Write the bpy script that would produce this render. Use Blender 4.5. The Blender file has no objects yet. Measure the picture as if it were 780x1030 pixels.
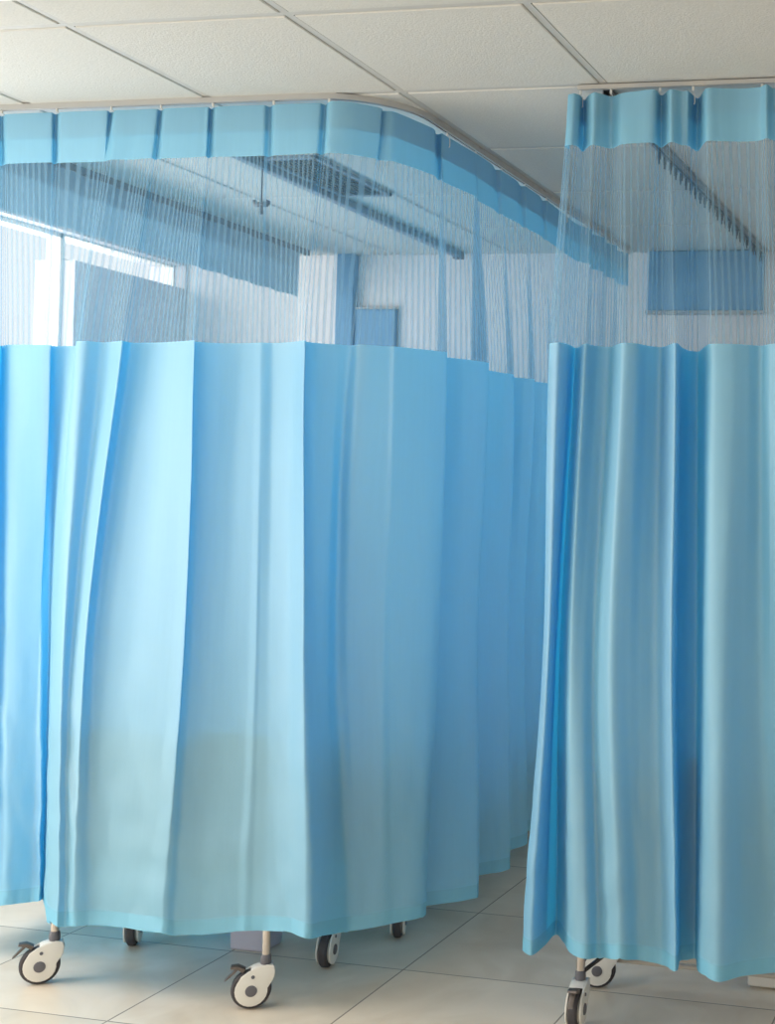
import bpy, bmesh, math, random
from mathutils import Vector, Matrix, noise
random.seed(7)
C = bpy.context.scene.collection
S = bpy.context.scene
PI = math.pi

# ---------------------------------------------------------------- camera
cam_d = bpy.data.cameras.new('camera'); cam = bpy.data.objects.new('camera', cam_d); C.objects.link(cam)
cam.location = (0, 0, 1.505)
ROLL = 0.0295
cam.rotation_euler = (Matrix.Rotation(0.2052, 4, 'Z') @ Matrix.Rotation(PI/2, 4, 'X') @ Matrix.Rotation(ROLL, 4, 'Z')).to_euler()
cam_d.sensor_fit = 'HORIZONTAL'; cam_d.sensor_width = 36
F, PCX, PCY = 1333.2, 745.6, 504.17
cam_d.lens = F / 780 * 36
cam_d.shift_x = (390 - PCX) / 780
cam_d.shift_y = (PCY - 515) / 780
cam_d.clip_start = 0.05
S.camera = cam

# ---------------------------------------------------------------- light and exposure
w = bpy.data.worlds.new('world'); S.world = w; w.use_nodes = True
bg = w.node_tree.nodes['Background']; bg.inputs[0].default_value = (1.0, 0.99, 0.97, 1); bg.inputs[1].default_value = 1.15
def area(name, loc, rot, sx, sy, power, col=(1, 1, 1)):
    l = bpy.data.lights.new(name, 'AREA'); l.shape = 'RECTANGLE'; l.size = sx; l.size_y = sy; l.energy = power; l.color = col
    o = bpy.data.objects.new(name, l); C.objects.link(o); o.location = loc; o.rotation_euler = rot
    return o
# daylight through the windows of the left wall, with two added fills
area('window_daylight', (-4.42, 4.5, 1.7), (0, -PI/2, 0), 2.0, 2.4, 118, (1.0, 0.97, 0.94))
area('left_floor_fill', (-4.28, 2.55, 1.25), (0, -PI/2 + 0.25, 0), 2.3, 1.25, 60, (1.0, 0.93, 0.85))  # unseen door light, added to brighten the floor at the left
area('right_fill', (2.45, 4.75, 1.65), (0, PI/2, 0), 1.5, 1.7, 8, (1.0, 0.98, 0.96))  # added fill for the right cubicle and the side curtain
area('front_window_daylight', (-4.3, 0.25, 1.6), (0, -PI/2+.2, 0), 1.5, 2.6, 42, (1.0, 0.95, 0.88))
# soft fill added behind the viewer, shining in through an unseen window
area('hall_fill', (-1.2, -3.85, 1.65), (PI/2-.3, 0, 0), 3.6, 1.5, 66, (1.0, 0.94, 0.87))
S.view_settings.view_transform = 'Standard'; S.view_settings.look = 'None'
S.view_settings.gamma = 1; S.view_settings.use_curve_mapping = False
S.view_settings.exposure = -0.12
S.cycles.max_bounces = 10; S.cycles.transparent_max_bounces = 24; S.cycles.transmission_bounces = 8; S.cycles.diffuse_bounces = 6
S.cycles.use_denoising = True
S.cycles.caustics_reflective = False; S.cycles.caustics_refractive = False

# ---------------------------------------------------------------- helpers
def tag(o, label=None, cat=None, group=None, kind=None):
    if label: o['label'] = label
    if cat: o['category'] = cat
    if group: o['group'] = group
    if kind: o['kind'] = kind
    return o
def link(name, bm, mat, parent=None, smooth=True, angle=40):
    me = bpy.data.meshes.new(name); bm.to_mesh(me); bm.free()
    o = bpy.data.objects.new(name, me); C.objects.link(o)
    for m in (mat if isinstance(mat, (list, tuple)) else [mat]): me.materials.append(m)
    if smooth:
        me.polygons.foreach_set('use_smooth', [True]*len(me.polygons))
        me.set_sharp_from_angle(angle=math.radians(angle))
    if parent: o.parent = parent
    return o
def empty(name, loc, rz=0):
    o = bpy.data.objects.new(name, None); C.objects.link(o); o.location = loc; o.rotation_euler = (0, 0, rz)
    o.empty_display_size = 0.1
    return o
def box(bm, x0, x1, y0, y1, z0, z1, bev=0, seg=2):
    r = bmesh.ops.create_cube(bm, size=1)
    for v in r['verts']:
        v.co = Vector(((x0+x1)/2 + v.co.x*(x1-x0), (y0+y1)/2 + v.co.y*(y1-y0), (z0+z1)/2 + v.co.z*(z1-z0)))
    if bev:
        es = {e for v in r['verts'] for e in v.link_edges}
        bmesh.ops.bevel(bm, geom=list(es), offset=bev, segments=seg, profile=0.6, affect='EDGES')
def tube(bm, pts, rad, n=12, cap=True):
    pts = [Vector(p) for p in pts]; rings = []
    rr = rad if isinstance(rad, (list, tuple)) else [rad]*len(pts)
    prev = None
    for i, p in enumerate(pts):
        t = (pts[min(i+1, len(pts)-1)] - pts[max(i-1, 0)]).normalized()
        if prev is None: a = t.orthogonal().normalized()
        else: a = (prev - t*prev.dot(t)).normalized()
        prev = a; b = t.cross(a)
        rings.append([bm.verts.new(p + (a*math.cos(2*PI*k/n) + b*math.sin(2*PI*k/n))*rr[i]) for k in range(n)])
    for i in range(len(rings)-1):
        for k in range(n): bm.faces.new((rings[i][k], rings[i][(k+1) % n], rings[i+1][(k+1) % n], rings[i+1][k]))
    if cap:
        bm.faces.new(rings[0][::-1]); bm.faces.new(rings[-1])
def lathe(bm, prof, c, axis, n=40):
    """prof: (along axis, radius) pairs; axis: unit vector"""
    ax = Vector(axis).normalized(); a = ax.orthogonal().normalized(); b = ax.cross(a); c = Vector(c); rings = []
    for d, r in prof:
        rings.append([bm.verts.new(c + ax*d + (a*math.cos(2*PI*k/n) + b*math.sin(2*PI*k/n))*max(r, 1e-4)) for k in range(n)])
    for i in range(len(rings)-1):
        for k in range(n): bm.faces.new((rings[i][k], rings[i][(k+1) % n], rings[i+1][(k+1) % n], rings[i+1][k]))
    bm.faces.new(rings[0][::-1]); bm.faces.new(rings[-1])
    bmesh.ops.recalc_face_normals(bm, faces=bm.faces[:])
def prism(bm, outline, y0, y1, bev=0.0):
    """outline in the local x-z plane, extruded along y"""
    n = len(outline)
    A = [bm.verts.new((x, y0, z)) for x, z in outline]; B = [bm.verts.new((x, y1, z)) for x, z in outline]
    fs = [bm.faces.new(A), bm.faces.new(B[::-1])]
    for k in range(n): fs.append(bm.faces.new((A[k], B[k], B[(k+1) % n], A[(k+1) % n])))
    bmesh.ops.recalc_face_normals(bm, faces=bm.faces[:])
    if bev:
        es = [e for e in bm.edges if (e.verts[0] in A) == (e.verts[1] in A) and (e.verts[0] in A or e.verts[0] in B)]
        bmesh.ops.bevel(bm, geom=es, offset=bev, segments=2, profile=0.6, affect='EDGES')

# ---------------------------------------------------------------- materials
def mat(name, col, rough=0.6, metal=0.0, noise_amt=0.0, nscale=20, bump=0.0, bscale=60, spec=0.5, coat=0):
    m = bpy.data.materials.new(name); m.use_nodes = True; nt = m.node_tree; p = nt.nodes['Principled BSDF']
    p.inputs['Base Color'].default_value = (*col, 1); p.inputs['Roughness'].default_value = rough
    p.inputs['Metallic'].default_value = metal; p.inputs['Specular IOR Level'].default_value = spec
    if coat: p.inputs['Coat Weight'].default_value = coat
    tc = nt.nodes.new('ShaderNodeTexCoord')
    nz = nt.nodes.new('ShaderNodeTexNoise'); nz.inputs['Scale'].default_value = nscale; nz.inputs['Detail'].default_value = 5
    nt.links.new(tc.outputs['Object'], nz.inputs['Vector'])
    mx = nt.nodes.new('ShaderNodeMix'); mx.data_type = 'RGBA'
    mx.inputs[6].default_value = (*[c*(1-noise_amt) for c in col], 1); mx.inputs[7].default_value = (*[min(1, c*(1+noise_amt)) for c in col], 1)
    nt.links.new(nz.outputs['Fac'], mx.inputs[0]); nt.links.new(mx.outputs[2], p.inputs['Base Color'])
    if bump:
        n2 = nt.nodes.new('ShaderNodeTexNoise'); n2.inputs['Scale'].default_value = bscale; n2.inputs['Detail'].default_value = 6
        nt.links.new(tc.outputs['Object'], n2.inputs['Vector'])
        b = nt.nodes.new('ShaderNodeBump'); b.inputs['Strength'].default_value = bump; b.inputs['Distance'].default_value = 0.004
        nt.links.new(n2.outputs['Fac'], b.inputs['Height']); nt.links.new(b.outputs[0], p.inputs['Normal'])
    return m
M_ceil = mat('ceiling_tile', (0.66, 0.655, 0.61), 0.9, noise_amt=0.07, nscale=90, bump=0.35, bscale=160, spec=0.2)
M_tbar = mat('ceiling_bar', (0.56, 0.55, 0.51), 0.5, noise_amt=0.03)
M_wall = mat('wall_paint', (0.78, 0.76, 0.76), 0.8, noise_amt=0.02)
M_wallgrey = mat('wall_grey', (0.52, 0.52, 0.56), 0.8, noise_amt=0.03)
M_panelblue = mat('blue_panel', (0.16, 0.34, 0.52), 0.7, noise_amt=0.03)
M_white = mat('white_plastic', (0.78, 0.77, 0.72), 0.35, noise_amt=0.02)
M_tyre = mat('tyre_rubber', (0.055, 0.05, 0.055), 0.6, noise_amt=0.1)
M_hub = mat('grey_hub', (0.13, 0.13, 0.15), 0.5, noise_amt=0.05)
M_steel = mat('stainless_steel', (0.58, 0.53, 0.48), 0.28, metal=1.0, noise_amt=0.05)
M_dark = mat('dark_metal', (0.05, 0.045, 0.045), 0.5, metal=0.3, noise_amt=0.1)
M_pedal = mat('pedal_metal', (0.16, 0.14, 0.13), 0.4, metal=0.6, noise_amt=0.1)
M_alu = mat('white_aluminium', (0.48, 0.48, 0.465), 0.35, metal=0.25, noise_amt=0.03)
M_alugrey = mat('rail_light_grey', (0.36, 0.34, 0.33), 0.5, noise_amt=0.04)
M_matrail = mat('rail_matt_grey', (0.22, 0.24, 0.27), 0.95, spec=0.1)
M_aludark = mat('rail_grey', (0.20, 0.19, 0.19), 0.45, metal=0.4, noise_amt=0.05)
M_vent = mat('vent_grey', (0.26, 0.31, 0.36), 0.6, noise_amt=0.05)
M_lilac = mat('lilac_plastic', (0.58, 0.56, 0.66), 0.4, noise_amt=0.04)
M_beige = mat('beige_metal', (0.55, 0.50, 0.43), 0.4, noise_amt=0.04)
M_sheet = mat('bed_linen', (0.72, 0.74, 0.76), 0.9, noise_amt=0.03, bump=0.3)
M_laminate = mat('grey_laminate', (0.15, 0.17, 0.20), 0.5, noise_amt=0.03)

def floor_mat():
    m = bpy.data.materials.new('floor_tile'); m.use_nodes = True; nt = m.node_tree; N = nt.nodes; K = nt.links
    p = N['Principled BSDF']
    g = N.new('ShaderNodeNewGeometry'); sp = N.new('ShaderNodeSeparateXYZ'); K.new(g.outputs['Position'], sp.inputs[0])
    def math_(op, a, b=None):
        n = N.new('ShaderNodeMath'); n.operation = op
        for i, v in enumerate((a, b)):
            if v is None: continue
            if isinstance(v, (int, float)): n.inputs[i].default_value = v
            else: K.new(v, n.inputs[i])
        return n.outputs[0]
    ds, ids = [], []
    for out, off in ((sp.outputs['X'], -2.4474), (sp.outputs['Y'], 3.2756)):
        t = math_('DIVIDE', math_('SUBTRACT', out, off), 0.6)
        fr = math_('FRACT', math_('ADD', t, 100.0)); ds.append(math_('MINIMUM', fr, math_('SUBTRACT', 1.0, fr)))
        ids.append(math_('FLOOR', math_('ADD', t, 100.0)))
    d = math_('MINIMUM', ds[0], ds[1])
    mr = N.new('ShaderNodeMapRange'); mr.interpolation_type = 'SMOOTHSTEP'; K.new(d, mr.inputs[0])
    mr.inputs[1].default_value = 0.0028; mr.inputs[2].default_value = 0.0052
    cmb = N.new('ShaderNodeCombineXYZ'); K.new(ids[0], cmb.inputs[0]); K.new(ids[1], cmb.inputs[1])
    wn = N.new('ShaderNodeTexWhiteNoise'); wn.noise_dimensions = '2D'; K.new(cmb.outputs[0], wn.inputs['Vector'])
    add = N.new('ShaderNodeVectorMath'); add.operation = 'ADD'; K.new(g.outputs['Position'], add.inputs[0]); K.new(cmb.outputs[0], add.inputs[1])
    nz = N.new('ShaderNodeTexNoise'); nz.inputs['Scale'].default_value = 3.2; nz.inputs['Detail'].default_value = 7; nz.inputs['Distortion'].default_value = 1.2
    K.new(add.outputs[0], nz.inputs['Vector'])
    cr = N.new('ShaderNodeValToRGB'); K.new(nz.outputs['Fac'], cr.inputs[0])
    cr.color_ramp.elements[0].position = 0.32; cr.color_ramp.elements[0].color = (0.74, 0.645, 0.52, 1)
    cr.color_ramp.elements[1].position = 0.68; cr.color_ramp.elements[1].color = (0.86, 0.77, 0.645, 1)
    hs = N.new('ShaderNodeHueSaturation'); K.new(cr.outputs[0], hs.inputs['Color'])
    K.new(math_('ADD', math_('MULTIPLY', wn.outputs[0], 0.10), 0.95), hs.inputs['Value'])
    mx = N.new('ShaderNodeMix'); mx.data_type = 'RGBA'; mx.inputs[6].default_value = (0.34, 0.30, 0.25, 1)
    K.new(mr.outputs[0], mx.inputs[0]); K.new(hs.outputs[0], mx.inputs[7]); K.new(mx.outputs[2], p.inputs['Base Color'])
    p.inputs['Roughness'].default_value = 0.27; p.inputs['Specular IOR Level'].default_value = 0.3
    b = N.new('ShaderNodeBump'); b.inputs['Strength'].default_value = 0.5; b.inputs['Distance'].default_value = 0.002
    K.new(mr.outputs[0], b.inputs['Height']); K.new(b.outputs[0], p.inputs['Normal'])
    return m
M_floor = floor_mat()

def cloth_mat(name, col, trans=0.4, tcol=None, opacity=1.0, ribs=True):
    """blue woven polyester: part of the light scatters back, part passes through"""
    m = bpy.data.materials.new(name); m.use_nodes = True; nt = m.node_tree; N = nt.nodes; K = nt.links
    N.remove(N['Principled BSDF']); out = N['Material Output']
    uv = N.new('ShaderNodeUVMap')
    mp = N.new('ShaderNodeMapping'); K.new(uv.outputs[0], mp.inputs[0]); mp.inputs['Scale'].default_value = (90, 5, 1)
    nz = N.new('ShaderNodeTexNoise'); nz.inputs['Scale'].default_value = 1; nz.inputs['Detail'].default_value = 4; K.new(mp.outputs[0], nz.inputs['Vector'])
    mx = N.new('ShaderNodeMix'); mx.data_type = 'RGBA'
    mx.inputs[6].default_value = (*[c*0.95 for c in col], 1); mx.inputs[7].default_value = (*[min(1, c*1.05) for c in col], 1)
    K.new(nz.outputs['Fac'], mx.inputs[0])
    # soft creases of the cloth
    mp2 = N.new('ShaderNodeMapping'); K.new(uv.outputs[0], mp2.inputs[0]); mp2.inputs['Scale'].default_value = (7, 2.2, 1)
    n2 = N.new('ShaderNodeTexNoise'); n2.inputs['Scale'].default_value = 1; n2.inputs['Detail'].default_value = 5; n2.inputs['Roughness'].default_value = 0.5
    n2.inputs['Distortion'].default_value = 0.6
    K.new(mp2.outputs[0], n2.inputs['Vector'])
    b = N.new('ShaderNodeBump'); b.inputs['Strength'].default_value = 0.18; b.inputs['Distance'].default_value = 0.012; K.new(n2.outputs['Fac'], b.inputs['Height'])
    df = N.new('ShaderNodeBsdfDiffuse'); K.new(mx.outputs[2], df.inputs[0]); K.new(b.outputs[0], df.inputs['Normal'])
    tr = N.new('ShaderNodeBsdfTranslucent'); tr.inputs[0].default_value = (*(tcol or col), 1)
    ms = N.new('ShaderNodeMixShader'); ms.inputs[0].default_value = trans
    K.new(df.outputs[0], ms.inputs[1]); K.new(tr.outputs[0], ms.inputs[2])
    gl = N.new('ShaderNodeBsdfGlossy'); gl.inputs['Roughness'].default_value = 0.55; gl.inputs[0].default_value = (0.9, 0.92, 0.92, 1); K.new(b.outputs[0], gl.inputs['Normal'])
    mg = N.new('ShaderNodeMixShader'); mg.inputs[0].default_value = 0.09; K.new(ms.outputs[0], mg.inputs[1]); K.new(gl.outputs[0], mg.inputs[2])
    if opacity == 1.0: ms = mg
    last = ms
    if opacity < 1.0:
        tp = N.new('ShaderNodeBsdfTransparent'); m2 = N.new('ShaderNodeMixShader'); K.new(tp.outputs[0], m2.inputs[1]); K.new(ms.outputs[0], m2.inputs[2])
        m2.inputs[0].default_value = opacity; last = m2
        sp = N.new('ShaderNodeSeparateXYZ'); K.new(uv.outputs[0], sp.inputs[0])
        def math_(op, a, b_=None):
            n = N.new('ShaderNodeMath'); n.operation = op
            for i, v in enumerate((a, b_)):
                if v is None: continue
                if isinstance(v, (int, float)): n.inputs[i].default_value = v
                else: K.new(v, n.inputs[i])
            return n.outputs[0]
        # ribs of the net: vertical cords every 17 mm
        fr = math_('FRACT', math_('MULTIPLY', sp.outputs[0], 1/0.0195)); tri = math_('ABSOLUTE', math_('SUBTRACT', fr, 0.5))
        mr = N.new('ShaderNodeMapRange'); mr.interpolation_type = 'SMOOTHSTEP'; K.new(tri, mr.inputs[0])
        mr.inputs[1].default_value = 0.08; mr.inputs[2].default_value = 0.36; mr.inputs[3].default_value = min(1, opacity+0.14); mr.inputs[4].default_value = opacity-0.15
        if ribs: K.new(mr.outputs[0], m2.inputs[0])
    K.new(last.outputs[0], out.inputs['Surface'])
    return m
M_cloth = cloth_mat('blue_curtain_cloth', (0.31, 0.67, 0.85), 0.45, (0.045, 0.57, 0.96))
M_band = cloth_mat('blue_heading_cloth', (0.23, 0.56, 0.72), 0.30, (0.07, 0.48, 0.84))
M_hem = cloth_mat('blue_hem_cloth', (0.20, 0.58, 0.78), 0.27, (0.06, 0.46, 0.82))
M_net = cloth_mat('pale_curtain_net', (0.36, 0.57, 0.71), 0.42, (0.18, 0.48, 0.72), opacity=0.35)
M_banddim = cloth_mat('dim_grey_blue_heading_cloth', (0.38, 0.53, 0.64), 0.12, (0.16, 0.36, 0.52))  # greyer and less translucent: dimmer light on the far band put into its colour
M_netfine = cloth_mat('fine_curtain_net', (0.30, 0.46, 0.56), 0.40, (0.2, 0.4, 0.55), opacity=0.16, ribs=False)

# ================================================================ the setting
HC = 2.632
XL, XR, YB, YF = -4.05, 2.2, 5.86, -3.6
bm = bmesh.new(); box(bm, XL-.2, XR+.2, YF, YB+.2, -0.1, 0)
tag(link('floor', bm, M_floor, smooth=False), 'beige polished stone tiles with thin grey joints', kind='structure')
# suspended ceiling: tegular tiles, 0.6 m grid
bm = bmesh.new()
u0, v0 = -2.9368, 3.4655
i0, i1 = int((XL-u0)/.6)-1, int((XR-u0)/.6)+1
j0, j1 = int((YF-v0)/.6)-1, int((YB-v0)/.6)+1
for i in range(i0, i1):
    for j in range(j0, j1):
        x0, x1 = max(u0+.6*i, XL-.2)+.0125, min(u0+.6*(i+1), XR+.2)-.0125
        y0, y1 = max(v0+.6*j, YF)+.0125, min(v0+.6*(j+1), YB+.2)-.0125
        if x1-x0 < .03 or y1-y0 < .03: continue
        box(bm, x0, x1, y0, y1, HC, HC+.02, 0.003, 1)
box(bm, XL-.2, XR+.2, YF, YB+.2, HC+.02, HC+.1)
tag(link('ceiling', bm, M_ceil, smooth=False), 'suspended ceiling of off-white mineral tiles', kind='structure')
bm = bmesh.new()
for i in range(i0, i1+1):
    x = u0+.6*i
    if XL < x < XR: box(bm, x-.0098, x+.0098, YF, YB, HC+.003, HC+.019)
for j in range(j0, j1+1):
    y = v0+.6*j
    if YF < y < YB: box(bm, XL, XR, y-.0098, y+.0098, HC+.0026, HC+.0178)
tag(link('trim_1', bm, M_tbar, smooth=False), 'ceiling grid bars', kind='structure')
# walls
def wall_left():
    bm = bmesh.new()
    wins = [(-1.1, 1.6, .85, 2.42), (1.9, 3.2, .04, 2.45), (3.5, 5.06, .85, 2.585), (5.06, 5.84, 2.47, 2.585)]  # second opening: unseen glazed door, added to light the floor
    ys = [YF, -1.1, 1.6, 1.9, 3.2, 3.5, 5.06, 5.84, YB+.2]
    for k in range(8):
        a, b = ys[k], ys[k+1]
        wz = [w_ for w_ in wins if abs(w_[0]-a) < 1e-3]
        if wz:
            box(bm, XL-.2, XL, a, b, 0, wz[0][2]); box(bm, XL-.2, XL, a, b, wz[0][3], HC+.02)
        else: box(bm, XL-.2, XL, a, b, 0, HC+.02)
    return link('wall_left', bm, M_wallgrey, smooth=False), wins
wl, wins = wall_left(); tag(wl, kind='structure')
for n, (a, b, z0, z1) in enumerate(wins):
    bm = bmesh.new(); t = .02 if z1-z0 > .3 else .008
    for (ya, yb, za, zb) in ((a, b, z0, z0+t), (a, b, z1-t, z1), (a, a+t, z0, z1), (b-t, b, z0, z1)):
        box(bm, XL-.13, XL-.06, ya, yb, za, zb)
    if z1-z0 > .3: box(bm, XL-.12, XL-.07, (a+b)/2-.02, (a+b)/2+.02, z0, z1)
    tag(link('window_%d' % (n+1), bm, M_white, smooth=False), kind='structure')
bm = bmesh.new(); box(bm, XL-.2, XR+.2, YB, YB+.2, 0, HC+.02); tag(link('wall_back', bm, M_wall, smooth=False), kind='structure')
bm = bmesh.new()
for a in ((XL-.2, -3.0, 0, HC+.02), (.6, XR+.2, 0, HC+.02), (-3.0, .6, 0, .9), (-3.0, .6, 2.4, HC+.02)): box(bm, a[0], a[1], YF-.2, YF, a[2], a[3])
tag(link('wall_front', bm, M_wall, smooth=False), kind='structure')
bm = bmesh.new()
for a in ((-3.0, .6, .9, .94), (-3.0, .6, 2.36, 2.4), (-3.0, -2.96, .9, 2.4), (.56, .6, .9, 2.4), (-1.22, -1.18, .9, 2.4)): box(bm, a[0], a[1], YF-.12, YF-.06, a[2], a[3])
tag(link('window_5', bm, M_white, smooth=False), kind='structure')  # unseen window, added for the fill behind the viewer
bm = bmesh.new()
for a in ((YF, 3.9, 0, HC+.02), (5.6, YB, 0, HC+.02), (3.9, 5.6, 0, .9), (3.9, 5.6, 2.4, HC+.02)): box(bm, XR, XR+.2, a[0], a[1], a[2], a[3])
tag(link('wall_right', bm, M_wall, smooth=False), kind='structure')
bm = bmesh.new()
for a in ((3.9, 5.6, .9, .94), (3.9, 5.6, 2.36, 2.4), (3.9, 3.94, .9, 2.4), (5.56, 5.6, .9, 2.4), (4.73, 4.77, .9, 2.4)): box(bm, XR+.06, XR+.12, a[0], a[1], a[2], a[3])
tag(link('window_6', bm, M_white, smooth=False), kind='structure')  # unseen window, added to let light in from the right
bm = bmesh.new(); box(bm, -3.22, -3.13, YB-.05, YB, 0, HC+.0, .004, 1)
tag(link('trim_2', bm, M_panelblue, smooth=False), kind='structure')
bm = bmesh.new(); box(bm, XL, XR, YB-.015, YB, 0, .1, .003, 1); tag(link('baseboard_back', bm, M_beige, smooth=False), kind='structure')
# shallow grey-blue headwall panel of the left cubicle
t = empty('headwall_panel', (-3.2, YB-.001, 1.0))
tag(t, 'grey-blue wall panel behind the left cubicle, seen through the net of its curtain', 'wall panel')
bm = bmesh.new(); box(bm, .07, .28, -.03, 0, -.2, 1.37, .006, 2); link('panel', bm, M_panelblue, t, smooth=False)
bm = bmesh.new(); box(bm, .07, .285, -.034, 0, 1.37, 1.38, .003, 1); link('edge_strip', bm, M_alu, t, smooth=False)
t = empty('wall_panel', (-1.70, YB-.001, 2.0))
tag(t, 'blue wall panel high on the far wall, seen through the right curtain net', 'wall panel')
bm = bmesh.new(); box(bm, .03, .56, -.05, 0, .36, .63, .006, 2); link('panel', bm, M_panelblue, t, smooth=False)
bm = bmesh.new(); box(bm, .02, .57, -.056, 0, .345, .36, .003, 1); link('edge_strip', bm, M_alu, t, smooth=False)

lt = empty('added_ceiling_panel', (-2.5, 2.35, HC)); tag(lt, 'square ceiling panel added out of view to brighten the floor before the curtains', 'added light')  # lamp panel added out of view to brighten the floor
bm = bmesh.new()
for a in ((-.3, .3, -.3, -.28), (-.3, .3, .28, .3), (-.3, -.28, -.28, .28), (.28, .3, -.28, .28)): box(bm, *a, -.02, 0, .002, 1)
link('frame', bm, M_white, lt, smooth=False)
bm = bmesh.new(); box(bm, -.28, .28, -.28, .28, -.010, 0); link('diffuser', bm, M_white, lt, smooth=False)
area('panel_fill', (-2.5, 2.35, HC-.022), (0, 0, 0), .54, .54, 9, (1.0, 0.95, 0.88))  # fill light of the added panel

# ================================================================ rails
def rail(path, label, group, matt, w=.018, h=.013, ztop=HC, skirt=True):
    """white C-shaped curtain track swept along a plan path, screwed to the ceiling"""
    t = empty('curtain_rail', (path[0][0], path[0][1], ztop)); tag(t, label, 'curtain rail', group)
    o = Vector((path[0][0], path[0][1], ztop))
    prof = [(-w/2, 0), (w/2, 0), (w/2, -h), (w*.18, -h), (w*.18, -h+.003), (w/2-.003, -h+.003), (w/2-.003, -.003), (-w/2+.003, -.003), (-w/2+.003, -h+.003), (-w*.18, -h+.003), (-w*.18, -h), (-w/2, -h)]
    bm = bmesh.new(); rings = []
    for i, p in enumerate(path):
        a = Vector(path[max(i-1, 0)]); b = Vector(path[min(i+1, len(path)-1)]); d = (b-a).normalized(); n = Vector((-d.y, d.x))
        rings.append([bm.verts.new(Vector((p[0]+n.x*q, p[1]+n.y*q, ztop+z))-o) for q, z in prof])
    m = len(prof)
    for i in range(len(rings)-1):
        for k in range(m): bm.faces.new((rings[i][k], rings[i][(k+1) % m], rings[i+1][(k+1) % m], rings[i+1][k]))
    bm.faces.new(rings[0]); bm.faces.new(rings[-1][::-1]); bmesh.ops.recalc_face_normals(bm, faces=bm.faces[:])
    link('track', bm, matt, t, smooth=True, angle=25)
    return t
def arc(cx, cy, r, a0, a1, n=14):
    return [(cx+r*math.cos(a0+(a1-a0)*k/n), cy+r*math.sin(a0+(a1-a0)*k/n)) for k in range(n+1)]
RC = .24; YR = 3.452; XS = -1.756
path_left = [(-3.33-.7+.14*k, YR) for k in range(16) if -3.33-.7+.14*k < XS-RC-.05] + arc(XS-RC, YR+RC, RC, -PI/2, 0) + [(XS, 3.85+.2*k) for k in range(10)] + [(XS, YB-.05)]
rail(path_left, 'white aluminium curtain rail curving round the corner above the large left curtain', 'curtain rails on the ceiling', M_alu, h=.016)
path_right = [(-1.212+.15*k, 3.4655) for k in range(22)]
rail(path_right, 'straight curtain rail above the curtain at the right edge', 'curtain rails on the ceiling', M_tbar, w=.014, h=.012)
side_right = [(-1.14, 3.50+.2*k) for k in range(12)] + [(-1.14, YB-.05)]
sr = rail(side_right, 'dark rail with bare gliders running back behind the right curtain net', 'curtain rails on the ceiling', M_aludark, w=.024, h=.022)
for k in range(26):
    bm = bmesh.new(); tube(bm, [(0, .55+.07*k, -.028), (0, .55+.07*k, -.052)], .006, 8); box(bm, -.002, .002, .545+.07*k, .555+.07*k, -.066, -.05)
    link('glider', bm, M_dark, sr, smooth=False)
nb = [(-3.32, 3.62+.2*k) for k in range(11)] + [(-3.32, 5.72)]
rail(nb, 'rail over the neighbouring bay curtain left of the cubicle', 'curtain rails on the ceiling', M_matrail, h=.0255)

# infusion track inside the left cubicle
tr = empty('infusion_rail', (-2.585, 4.0, HC)); tag(tr, 'slim grey infusion track on the ceiling inside the left cubicle', 'rail')
bm = bmesh.new(); box(bm, -.017, .017, -.3, 1.77, -.03, 0, .003, 1); link('track', bm, mat('track_blue_grey', (.22, .29, .36), .4, .3), tr, smooth=False)
bm = bmesh.new(); box(bm, -.022, .022, 1.765, 1.80, -.036, 0, .004, 2); link('end_cap', bm, M_hub, tr, smooth=False)
hk = empty('infusion_hook', (-2.585, 4.14, HC-.03)); tag(hk, 'small dark T-shaped hook hanging from the infusion track', 'hook')
bm = bmesh.new(); tube(bm, [(0, 0, 0), (0, 0, -.10), (0, 0, -.155)], [.0025, .003, .008], 8); link('stem', bm, M_hub, hk)
bm = bmesh.new(); tube(bm, [(-.028, 0, -.108), (-.02, 0, -.122), (0, 0, -.119), (.02, 0, -.122), (.028, 0, -.108)], .009, 10); link('crossbar', bm, M_hub, hk)
# air vent
vt = empty('ceiling_vent', (-2.455, 4.36, HC)); tag(vt, 'grey louvred air vent in the ceiling beside the infusion track', 'vent')
bm = bmesh.new()
for a in ((-.105, .105, -.28, -.26), (-.105, .105, .26, .28), (-.105, -.088, -.28, .28), (.088, .105, -.28, .28)): box(bm, a[0], a[1], a[2], a[3], -.012, 0, .002, 1)
link('frame', bm, M_vent, vt, smooth=False)
bm = bmesh.new()
for k in range(9):
    x = -.08+.02*k; v = [bm.verts.new(p) for p in ((x-.007, -.26, -.002), (x+.006, -.26, -.011), (x+.006, .26, -.011), (x-.007, .26, -.002))]
    f = bm.faces.new(v); r = bmesh.ops.extrude_face_region(bm, geom=[f])
    for q in r['geom']:
        if isinstance(q, bmesh.types.BMVert): q.co.z += .0015
link('louvre', bm, M_vent, vt, smooth=False)

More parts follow.
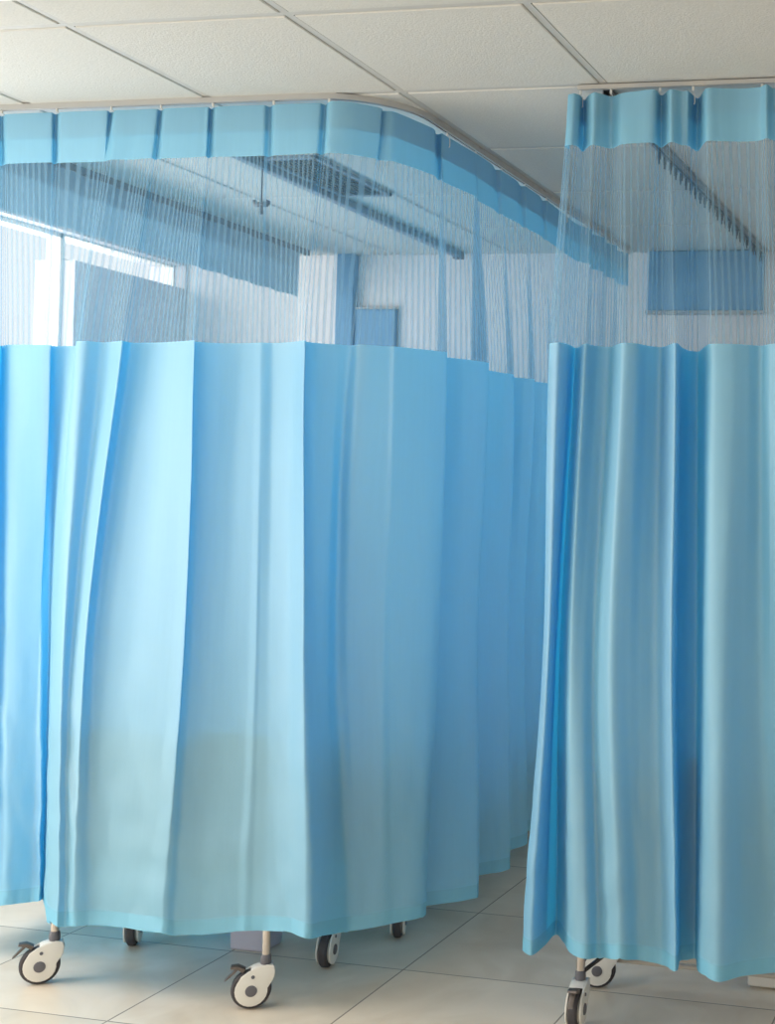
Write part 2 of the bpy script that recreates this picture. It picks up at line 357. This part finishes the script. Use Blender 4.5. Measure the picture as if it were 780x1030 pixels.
# ================================================================ curtains
ZL = (2.606, 1.92, 1.05, .185)
def cr(p0, p1, p2, p3, t):
    t2, t3 = t*t, t*t*t
    return 0.5*((2*p1) + (p2-p0)*t + (2*p0-5*p1+4*p2-p3)*t2 + (3*p1-p0-3*p2+p3)*t3)
def plan(rows, sub):
    """rows: per fold line the plan position at the four levels; returns columns of 4 points along the width"""
    n = len(rows); cols = []
    for i in range(n-1):
        a, b, c, d = rows[max(i-1, 0)], rows[i], rows[i+1], rows[min(i+2, n-1)]
        L_ = max(math.hypot(c[2*k]-b[2*k], c[2*k+1]-b[2*k+1]) for k in range(4))
        m = max(3, min(14, int(L_/sub)))
        for s in range(m):
            t = s/m; col = []
            for k in range(4):
                P = [Vector((r[2*k], r[2*k+1])) for r in (a, b, c, d)]
                # finite-difference tangents limited by the shorter neighbour so tight folds do not loop
                d1 = (P[2]-P[1]).length
                m1 = (P[2]-P[0]); m2 = (P[3]-P[1])
                m1 = m1.normalized()*min(d1, m1.length*.5+1e-6) if m1.length > 1e-6 else m1
                m2 = m2.normalized()*min(d1, m2.length*.5+1e-6) if m2.length > 1e-6 else m2
                h = (2*t**3-3*t**2+1, t**3-2*t**2+t, -2*t**3+3*t**2, t**3-t**2)
                col.append(P[1]*h[0]+m1*h[1]+P[2]*h[2]+m2*h[3])
            col.append(b[8]*(1-t)+c[8]*t); cols.append(col)
    cols.append([Vector((rows[-1][2*k], rows[-1][2*k+1])) for k in range(4)]+[rows[-1][8]])
    return cols
def at_z(col, z):
    zs = ZL
    if z >= zs[0]: return col[0].copy()
    for k in range(3):
        if z >= zs[k+1]:
            t = (zs[k]-z)/(zs[k]-zs[k+1])
            P0 = col[k-1] if k > 0 else col[0]; P3 = col[k+2] if k < 2 else col[3]
            return cr(P0, col[k], col[k+1], P3, t)
    return col[3].copy()
def curtain(rows, label, seed, sub=.006, group='hospital bay curtains', zband=2.46, zmesh=1.92, zhem=.185, ztop=2.606, mats=None):
    mb, mn = mats or (M_band, M_net)
    cols = plan(rows, sub)
    t = empty('bay_curtain', (cols[0][3].x, cols[0][3].y, zhem)); tag(t, label, 'curtain', group)
    o = Vector((cols[0][3].x, cols[0][3].y, zhem))
    # arc length along the net level, for the weave
    u = [0]
    for i in range(1, len(cols)): u.append(u[-1]+max((cols[i][1]-cols[i-1][1]).length, .25*(cols[i][3]-cols[i-1][3]).length))
    def pos(i, z):
        p = at_z(cols[i], z)
        zr = z if z > .9 else z + (cols[i][4]-zhem)*(.9-z)/(.9-zhem)
        nx = noise.noise(Vector((u[i]*5+seed*7, z*1.3, seed)))*.007 + noise.noise(Vector((u[i]*13+seed, z*3.5, 3.1+seed)))*.0028
        low = max(0, min(1, (1.3-z)/1.0))
        nx += low*(abs(noise.noise(Vector((u[i]*9+z*5, z*6-u[i]*3, seed*2.3))))*.012 + noise.noise(Vector((u[i]*22-z*6, z*9, seed*1.3)))*.0015)
        k = min(1, max(0, (ztop-z)/.15)+.1) * (1 if z < zmesh else .4)
        return Vector((p.x, p.y-nx*k, zr))-o
    def sheet(name, zs, m, off=0.0):
        bm = bmesh.new(); uvl = bm.loops.layers.uv.new('UVMap'); grid = []
        for z in zs: grid.append([bm.verts.new(pos(i, z)+Vector((0, off, 0))) for i in range(len(cols))])
        for a in range(len(zs)-1):
            for i in range(len(cols)-1):
                f = bm.faces.new((grid[a][i], grid[a+1][i], grid[a+1][i+1], grid[a][i+1]))
                for lp, (uu, zz) in zip(f.loops, ((u[i], zs[a]), (u[i], zs[a+1]), (u[i+1], zs[a+1]), (u[i+1], zs[a]))): lp[uvl].uv = (uu, zz)
        return link(name, bm, m, t, angle=180)
    rng = lambda a, b, n: [a+(b-a)*k/n for k in range(n+1)]
    sheet('heading_band', rng(ztop, zband, 7), mb)
    sheet('heading_tape', rng(ztop+.0002, 2.532, 3), mb, -.0012)
    sheet('net_panel', rng(zband, zmesh, 22), mn)
    sheet('cloth_panel', rng(zmesh, zhem+.045, 60), M_cloth)
    sheet('hem', rng(zhem+.045, zhem, 3), M_hem)
    return t, o

# fold lines: plan position (x, y) at the rail, at the foot of the net, at mid height and at the hem
LEFT = [
    (-3.502, 3.456, -3.472, 3.45, -3.492, 3.5, -3.51, 3.55, 0.142),
    (-3.259, 3.465, -3.238, 3.46, -3.254, 3.51, -3.27, 3.56, 0.163),
    (-3.054, 3.456, -3.076, 3.5, -3.079, 3.525, -3.082, 3.55, 0.184),
    (-3.049, 3.474, -3.107, 3.56, -3.1, 3.565, -3.078, 3.57, 0.179),
    (-3.012, 3.456, -3.046, 3.53, -3.036, 3.545, -3.03, 3.56, 0.188),
    (-2.861, 3.456, -2.902, 3.53, -2.944, 3.57, -2.977, 3.61, 0.189),
    (-2.859, 3.474, -2.943, 3.55, -2.938, 3.575, -2.94, 3.6, 0.199),
    (-2.827, 3.456, -2.909, 3.56, -2.933, 3.6, -2.962, 3.64, 0.187),
    (-2.711, 3.454, -2.851, 3.558, -2.855, 3.529, -2.83, 3.501, 0.173),
    (-2.672, 3.456, -2.801, 3.538, -2.826, 3.511, -2.802, 3.484, 0.176),
    (-2.673, 3.474, -2.741, 3.44, -2.802, 3.46, -2.814, 3.48, 0.186),
    (-2.639, 3.456, -2.701, 3.428, -2.732, 3.412, -2.71, 3.395, 0.205),
    (-2.572, 3.456, -2.664, 3.458, -2.717, 3.434, -2.696, 3.411, 0.2),
    (-2.506, 3.456, -2.567, 3.413, -2.652, 3.407, -2.662, 3.401, 0.207),
    (-2.506, 3.474, -2.572, 3.433, -2.652, 3.419, -2.649, 3.406, 0.208),
    (-2.477, 3.456, -2.568, 3.463, -2.644, 3.443, -2.627, 3.423, 0.206),
    (-2.4, 3.454, -2.475, 3.453, -2.519, 3.441, -2.548, 3.428, 0.208),
    (-2.35, 3.456, -2.363, 3.413, -2.38, 3.414, -2.44, 3.416, 0.212),
    (-2.337, 3.456, -2.317, 3.393, -2.325, 3.396, -2.37, 3.399, 0.217),
    (-2.339, 3.474, -2.34, 3.413, -2.329, 3.408, -2.357, 3.404, 0.212),
    (-2.308, 3.456, -2.329, 3.44, -2.321, 3.432, -2.345, 3.423, 0.203),
    (-2.239, 3.454, -2.273, 3.466, -2.272, 3.46, -2.272, 3.454, 0.203),
    (-2.171, 3.456, -2.169, 3.453, -2.161, 3.461, -2.177, 3.468, 0.218),
    (-2.156, 3.458, -2.14, 3.443, -2.131, 3.453, -2.148, 3.463, 0.223),
    (-2.15, 3.474, -2.129, 3.446, -2.121, 3.457, -2.123, 3.468, 0.224),
    (-2.12, 3.456, -2.108, 3.453, -2.09, 3.46, -2.074, 3.466, 0.229),
    (-2.05, 3.454, -2.037, 3.428, -2.021, 3.438, -2.007, 3.449, 0.241),
    (-1.982, 3.456, -1.969, 3.386, -1.948, 3.397, -1.928, 3.409, 0.241),
    (-1.974, 3.474, -1.98, 3.409, -1.944, 3.412, -1.911, 3.416, 0.237),
    (-1.938, 3.443, -1.967, 3.447, -1.945, 3.456, -1.911, 3.466, 0.228),
    (-1.883, 3.462, -1.918, 3.481, -1.941, 3.517, -1.918, 3.553, 0.208),
    (-1.825, 3.523, -1.888, 3.5, -1.948, 3.575, -1.922, 3.65, 0.184),
    (-1.84, 3.544, -1.849, 3.48, -1.912, 3.58, -1.889, 3.68, 0.185),
    (-1.809, 3.552, -1.777, 3.52, -1.819, 3.615, -1.84, 3.71, 0.191),
    (-1.797, 3.578, -1.762, 3.52, -1.805, 3.63, -1.819, 3.74, 0.191),
    (-1.764, 3.736, -1.685, 3.62, -1.718, 3.715, -1.761, 3.81, 0.194),
    (-1.781, 3.795, -1.665, 3.665, -1.711, 3.763, -1.768, 3.86, 0.185),
    (-1.759, 3.789, -1.708, 3.69, -1.723, 3.785, -1.779, 3.88, 0.185),
    (-1.759, 3.791, -1.688, 3.715, -1.735, 3.808, -1.79, 3.9, 0.185),
    (-1.759, 3.795, -1.742, 3.77, -1.76, 3.855, -1.811, 3.94, 0.185),
    (-1.753, 3.932, -1.689, 3.85, -1.708, 3.94, -1.723, 4.03, 0.185),
    (-1.75, 3.989, -1.653, 3.93, -1.689, 4, -1.689, 4.07, 0.185),
    (-1.749, 4.017, -1.661, 3.965, -1.696, 4.032, -1.696, 4.1, 0.185),
    (-1.749, 4.02, -1.725, 3.98, -1.708, 4.055, -1.71, 4.13, 0.185),
    (-1.749, 4.024, -1.683, 4.01, -1.722, 4.085, -1.723, 4.16, 0.185),
    (-1.748, 4.027, -1.743, 4.03, -1.738, 4.115, -1.742, 4.2, 0.185),
    (-1.748, 4.029, -1.704, 4.06, -1.759, 4.155, -1.765, 4.25, 0.185),
    (-1.748, 4.031, -1.766, 4.09, -1.78, 4.195, -1.788, 4.3, 0.185),
    (-1.75, 4.16, -1.734, 4.27, -1.74, 4.325, -1.728, 4.38, 0.185),
    (-1.766, 4.231, -1.716, 4.325, -1.726, 4.373, -1.714, 4.42, 0.185),
    (-1.75, 4.24, -1.747, 4.34, -1.743, 4.41, -1.737, 4.48, 0.185),
    (-1.75, 4.249, -1.734, 4.37, -1.766, 4.46, -1.763, 4.55, 0.185),
    (-1.75, 4.258, -1.772, 4.41, -1.8, 4.53, -1.801, 4.65, 0.185),
    (-1.75, 4.386, -1.728, 4.46, -1.779, 4.585, -1.782, 4.71, 0.185),
    (-1.765, 4.46, -1.705, 4.5, -1.77, 4.63, -1.777, 4.76, 0.185),
    (-1.749, 4.469, -1.736, 4.52, -1.787, 4.665, -1.798, 4.81, 0.185),
    (-1.749, 4.478, -1.722, 4.545, -1.806, 4.703, -1.819, 4.86, 0.185),
    (-1.749, 4.489, -1.755, 4.57, -1.826, 4.745, -1.844, 4.92, 0.185),
    (-1.751, 4.615, -1.716, 4.63, -1.793, 4.805, -1.824, 4.98, 0.185),
    (-1.767, 4.688, -1.703, 4.69, -1.785, 4.86, -1.821, 5.03, 0.185),
    (-1.751, 4.699, -1.752, 4.76, -1.82, 4.92, -1.848, 5.08, 0.185),
]
RIGHT = [
    (-1.23, 3.471, -1.259, 3.5, -1.28, 3.56, -1.339, 3.62, 0.185),
    (-1.233, 3.447, -1.264, 3.44, -1.281, 3.507, -1.34, 3.574, 0.212),
    (-1.212, 3.435, -1.227, 3.41, -1.251, 3.472, -1.298, 3.534, 0.212),
    (-1.201, 3.453, -1.213, 3.45, -1.256, 3.535, -1.291, 3.62, 0.212),
    (-1.203, 3.495, -1.22, 3.53, -1.277, 3.635, -1.298, 3.74, 0.206),
    (-1.18, 3.459, -1.198, 3.5, -1.241, 3.565, -1.235, 3.629, 0.223),
    (-1.154, 3.432, -1.161, 3.44, -1.193, 3.48, -1.176, 3.519, 0.236),
    (-1.136, 3.447, -1.141, 3.49, -1.16, 3.49, -1.123, 3.491, 0.235),
    (-1.116, 3.471, -1.107, 3.5, -1.133, 3.514, -1.095, 3.529, 0.225),
    (-1.08, 3.447, -1.048, 3.41, -1.064, 3.441, -1.021, 3.472, 0.252),
    (-1.037, 3.435, -1.012, 3.42, -1.022, 3.47, -0.984, 3.519, 0.235),
    (-0.982, 3.426, -0.993, 3.47, -0.994, 3.497, -0.962, 3.524, 0.233),
    (-0.977, 3.477, -0.962, 3.5, -0.951, 3.514, -0.918, 3.529, 0.225),
    (-0.939, 3.429, -0.899, 3.41, -0.89, 3.435, -0.861, 3.461, 0.237),
    (-0.913, 3.447, -0.908, 3.52, -0.9, 3.548, -0.877, 3.576, 0.226),
    (-0.894, 3.447, -0.904, 3.58, -0.889, 3.593, -0.864, 3.605, 0.22),
    (-0.885, 3.513, -0.883, 3.6, -0.861, 3.607, -0.843, 3.615, 0.222),
    (-0.856, 3.459, -0.832, 3.47, -0.819, 3.49, -0.812, 3.51, 0.227),
    (-0.837, 3.429, -0.804, 3.42, -0.791, 3.432, -0.775, 3.443, 0.241),
    (-0.804, 3.435, -0.753, 3.42, -0.745, 3.417, -0.73, 3.415, 0.238),
    (-0.751, 3.444, -0.711, 3.44, -0.7, 3.461, -0.68, 3.482, 0.236),
    (-0.696, 3.435, -0.678, 3.46, -0.66, 3.49, -0.633, 3.519, 0.234),
    (-0.674, 3.416, -0.646, 3.42, -0.627, 3.474, -0.596, 3.529, 0.237),
    (-0.659, 3.453, -0.608, 3.4, -0.586, 3.455, -0.558, 3.51, 0.248),
    (-0.604, 3.441, -0.583, 3.44, -0.537, 3.447, -0.515, 3.453, 0.272),
    (-0.523, 3.435, -0.514, 3.42, -0.489, 3.427, -0.467, 3.434, 0.283),
    (-0.489, 3.471, -0.489, 3.52, -0.47, 3.534, -0.448, 3.548, 0.246),
    (-0.455, 3.429, -0.435, 3.43, -0.422, 3.451, -0.407, 3.472, 0.276),
    (-0.342, 3.441, -0.323, 3.45, -0.298, 3.461, -0.277, 3.472, 0.289),
]
# the left curtain goes on past the frame edge and, out of sight behind the right one, to the far wall
def zig(x, y0, y1, n, amp):
    out = []
    for k in range(n):
        y = y0+(y1-y0)*k/(n-1); s = amp*(1 if k % 2 else -1)
        out.append(tuple(c for lv in (.35, .8, 1, 1.1) for c in (x+s*lv, y)) + (.185,))
    return out
LEFT_ALL = LEFT + zig(-1.76, 5.12, 5.74, 8, .04)
ct1, o1 = curtain(LEFT_ALL, 'wide pale blue curtain with a net top wrapping the corner of the left cubicle', 1.0)
ct2, o2 = curtain(RIGHT, 'blue curtain bunched into deep folds at the right edge, nearest the viewer', 5.0, ztop=2.601)
ct3, o3 = curtain(zig(-3.32, 3.66, 5.66, 23, .022),
                  'neighbouring bay curtain seen through the net of the left curtain', 9.0, sub=.02, zband=2.40, mats=(M_banddim, M_netfine))
def hooks(t, o, pts):
    for x, y in pts:
        bm = bmesh.new()
        tube(bm, [Vector((x, y, z))-o for z in (2.617, 2.606)], .0035, 8)
        tube(bm, [Vector((x, y+dy, z))-o for dy, z in ((.001, 2.607), (.006, 2.606), (.018, 2.604), (.020, 2.58), (.014, 2.575))], .0016, 6)
        link('curtain_hook', bm, M_white, t)
hooks(ct1, o1, [(x, YR) for x in (-3.03, -2.84, -2.655, -2.49, -2.32, -2.125, -1.95)] + [(XS, y) for y in (3.82, 4.04, 4.26, 4.48, 4.70, 4.92, 5.15)])
hooks(ct2, o2, [(r[0], 3.462) for r in (RIGHT[i] for i in (4, 8, 12, 16, 21, 25))])
hooks(ct3, o3, [(-3.32, 3.75+.18*k) for k in range(11)])

# ================================================================ casters and trolleys
def caster(parent, loc, yaw, post_top, brake=True, tilt=0.0):
    """twin-cheek hospital caster: local x = rolling direction (wheel trails to -x), y = axle"""
    R = .056
    c = Matrix.Translation(Vector(loc)) @ Matrix.Rotation(yaw, 4, 'Z')
    def put(name, bm, m, par):
        bmesh.ops.transform(bm, matrix=c, verts=bm.verts[:]); return link(name, bm, m, par, angle=35)
    W = (-.038, 0, R)
    bm = bmesh.new()
    out = []
    for k in range(15):                                             # cheek outline: round about the hub, rising to the swivel
        a = math.radians(150+k*15.5); out.append((W[0]+.045*math.cos(a), R+.045*math.sin(a)))
    out += [(.021, R+.028), (.026, R+.050), (.022, R+.068), (.004, R+.072), (-.022, R+.066), (-.046, R+.056), (-.066, R+.042)]
    for s in (-1, 1):
        prism(bm, out, s*.0175, s*.0235, .0022)
    prism(bm, [(.024, R+.030), (.027, R+.052), (.020, R+.069), (-.015, R+.069), (-.035, R+.063), (-.04, R+.0665-.008), (-.012, R+.060), (.008, R+.055)][::1], -.019, .019, .002)
    housing = put('caster', bm, M_white, parent)
    bm = bmesh.new(); lathe(bm, [(-.013, R-.014), (-.0135, R-.006), (-.009, R-.001), (0, R), (.009, R-.001), (.0135, R-.006), (.013, R-.014)], W, (0, 1, 0), 48); put('tyre', bm, M_tyre, housing)
    bm = bmesh.new(); lathe(bm, [(-.0145, .02), (-.0145, R-.016), (-.012, R-.013), (.012, R-.013), (.0145, R-.016), (.0145, .02)], W, (0, 1, 0), 40); put('wheel', bm, M_white, housing)
    bm = bmesh.new()
    for s in (-1, 1):
        lathe(bm, [(s*.023, .0165), (s*.0262, .0158), (s*.0275, .012)], W, (0, 1, 0), 28); put('hub_cap', bm, M_hub, housing)
        bm = bmesh.new(); lathe(bm, [(s*.023, .0052), (s*.0262, .0046)], (-.034, 0, R+.040), (0, 1, 0), 16); put('bolt', bm, M_hub, housing)
        bm = bmesh.new()
    lathe(bm, [(R+.066, .013), (R+.074, .016), (R+.092, .015), (R+.097, .012)], (0, 0, 0), (0, 0, 1), 28); put('swivel_collar', bm, M_hub, housing)
    if brake:
        bm = bmesh.new()
        prism(bm, [(-.062, R+.050), (-.054, R+.060), (-.074, R+.071), (-.094, R+.070), (-.096, R+.064), (-.078, R+.061)], -.014, .014, .002)
        prism(bm, [(-.079, R+.064), (-.073, R+.060), (-.097, R+.037), (-.112, R+.026), (-.110, R+.032), (-.094, R+.049)], -.008, .008, .0015)
        put('brake_pedal', bm, M_pedal, housing)
    return housing
def treatment_trolley(loc, rz, label, yaws, group):
    t = empty('treatment_trolley', loc, rz); tag(t, label, 'trolley', group)
    HW, HD = .351, .190
    for k, (sx, sy) in enumerate(((-1, -1), (1, -1), (-1, 1), (1, 1))):
        bm = bmesh.new(); tube(bm, [(sx*HW, sy*HD, .148), (sx*HW, sy*HD, .80)], .0115, 16); link('leg', bm, M_steel, t)
        if yaws[k] is not None:
            caster(t, (sx*HW, sy*HD, 0), yaws[k], .148, brake=(sy < 0))
    bm = bmesh.new(); box(bm, -HW-.0, HW, -HD, HD, .775, .785, .003, 1)
    for a in ((-HW-.012, HW+.012, -HD-.012, -HD+.0), (-HW-.012, HW+.012, HD, HD+.012), (-HW-.012, -HW, -HD, HD), (HW, HW+.012, -HD, HD)): box(bm, *a, .772, .80, .002, 1)
    link('top_tray', bm, M_steel, t, smooth=False)
    bm = bmesh.new(); box(bm, -HW+.02, -.03, -HD+.004, HD-.025, .40, .77, .006, 2); link('drawer_unit', bm, M_laminate, t, smooth=False)
    bm = bmesh.new(); box(bm, .02, HW-.02, -HD+.004, HD-.025, .42, .76, .006, 2); link('storage_box', bm, M_laminate, t, smooth=False)
    bm = bmesh.new(); box(bm, -HW, HW, -HD, HD, .375, .385, .003, 1)
    for s in (-1, 1): box(bm, -HW, HW, s*HD-.004, s*HD+.004, .375, .405, .002, 1)
    link('lower_shelf', bm, M_steel, t, smooth=False)
    return t
yaw0 = 0.2
treatment_trolley((-2.444, 3.68, 0), 0, 'steel trolley on white braked casters behind the hem of the wide left curtain',
                  (.67, .55, 2.0, 1.75), 'trolleys behind the curtains')
# right-hand trolley with a low base frame
def base_frame_trolley(loc, label):
    t = empty('bedside_trolley', loc); tag(t, label, 'trolley', 'trolleys behind the curtains')
    W_, D_ = .68, .29
    for x, y, yaw in ((0, 0, 1.65), (W_, 0, .4), (.0, D_, .2), (W_, D_, .3)):
        bm = bmesh.new(); tube(bm, [(x, y, .148), (x, y, .78)], .0125, 16); link('leg', bm, M_steel, t)
        caster(t, (x, y, 0), yaw, .148, brake=(y == 0))
    bm = bmesh.new(); tube(bm, [(.012, 0, .152), (.03, .12, .156), (.05, D_-.02, .175)], .0065, 10); link('side_strut', bm, M_dark, t)
    bm = bmesh.new(); box(bm, -.01, W_+.02, D_+.02, D_+.045, .070, .082, .003, 1); box(bm, -.01, W_, D_-.0, D_+.02, .098, .118, .003, 1)
    link('base_bar', bm, M_beige, t, smooth=False)
    bm = bmesh.new(); box(bm, -.02, W_+.02, -.008, D_+.02, .765, .785, .006, 2); link('table_top', bm, M_laminate, t, smooth=False)
    bm = bmesh.new(); box(bm, .03, W_-.02, .02, D_-.01, .28, .76, .006, 2); link('cabinet_body', bm, M_laminate, t, smooth=False)
base_frame_trolley((-1.182, 3.625, 0), 'trolley with steel leg and black strut under the right curtain')

# small lilac bin on the floor behind the left trolley
t = empty('plastic_bin', (-2.40, 3.94, 0)); tag(t, 'pale lilac plastic bin on the floor under the left curtain', 'bin')
bm = bmesh.new(); box(bm, -.07, .07, -.06, .06, .0, .24, .012, 3)
for v in bm.verts: v.co.x *= .9+.35*v.co.z; v.co.y *= .9+.35*v.co.z
link('bin_body', bm, M_lilac, t)
bm = bmesh.new(); box(bm, -.083, .083, -.068, .068, .232, .25, .008, 3); link('rim', bm, M_lilac, t)
# white plastic base at the right edge
t = empty('plastic_box', (-.64, 4.10, 0)); tag(t, 'low white plastic box standing on the floor at the right edge', 'box')
bm = bmesh.new(); box(bm, -.135, .135, -.07, .07, .004, .048, .012, 3); link('box_body', bm, M_white, t)
for a in (-.1, .1):
    bm = bmesh.new(); box(bm, a-.02, a+.02, -.05, .05, 0, .006); link('foot', bm, M_hub, t, smooth=False)

# hospital bed inside the left cubicle
bd = empty('hospital_bed', (-2.39, 4.90, 0)); tag(bd, 'hospital bed in the left cubicle, showing as a shade through the curtain', 'bed')
bm = bmesh.new()
box(bm, -.42, .42, -.80, .80, .40, .45, .01, 2)
for s in (-1, 1): box(bm, s*.40-.02, s*.40+.02, -.80, .80, .30, .36, .005, 1)
link('frame', bm, M_beige, bd, smooth=False)
bm = bmesh.new(); box(bm, -.42, .42, -.79, .79, .45, .57, .03, 3); link('mattress', bm, M_sheet, bd)
bm = bmesh.new(); box(bm, -.26, .26, .42, .74, .565, .66, .04, 4); link('pillow', bm, M_sheet, bd)
for nm, y, zt in (('footboard', -.83, .86), ('headboard', .83, 1.0)):
    bm = bmesh.new(); box(bm, -.46, .46, y-.02, y+.02, .36, zt, .018, 3); link(nm, bm, M_laminate, bd)
for sx in (-1, 1):
    for sy in (-1, 1):
        bm = bmesh.new(); tube(bm, [(sx*.40, sy*.78, .148), (sx*.40, sy*.78, .40)], .016, 14); link('leg', bm, M_steel, bd)
        caster(bd, (sx*.40, sy*.78, 0), -1.2 if sx > 0 else .6, .148, brake=False)
bpy.context.view_layer.update()
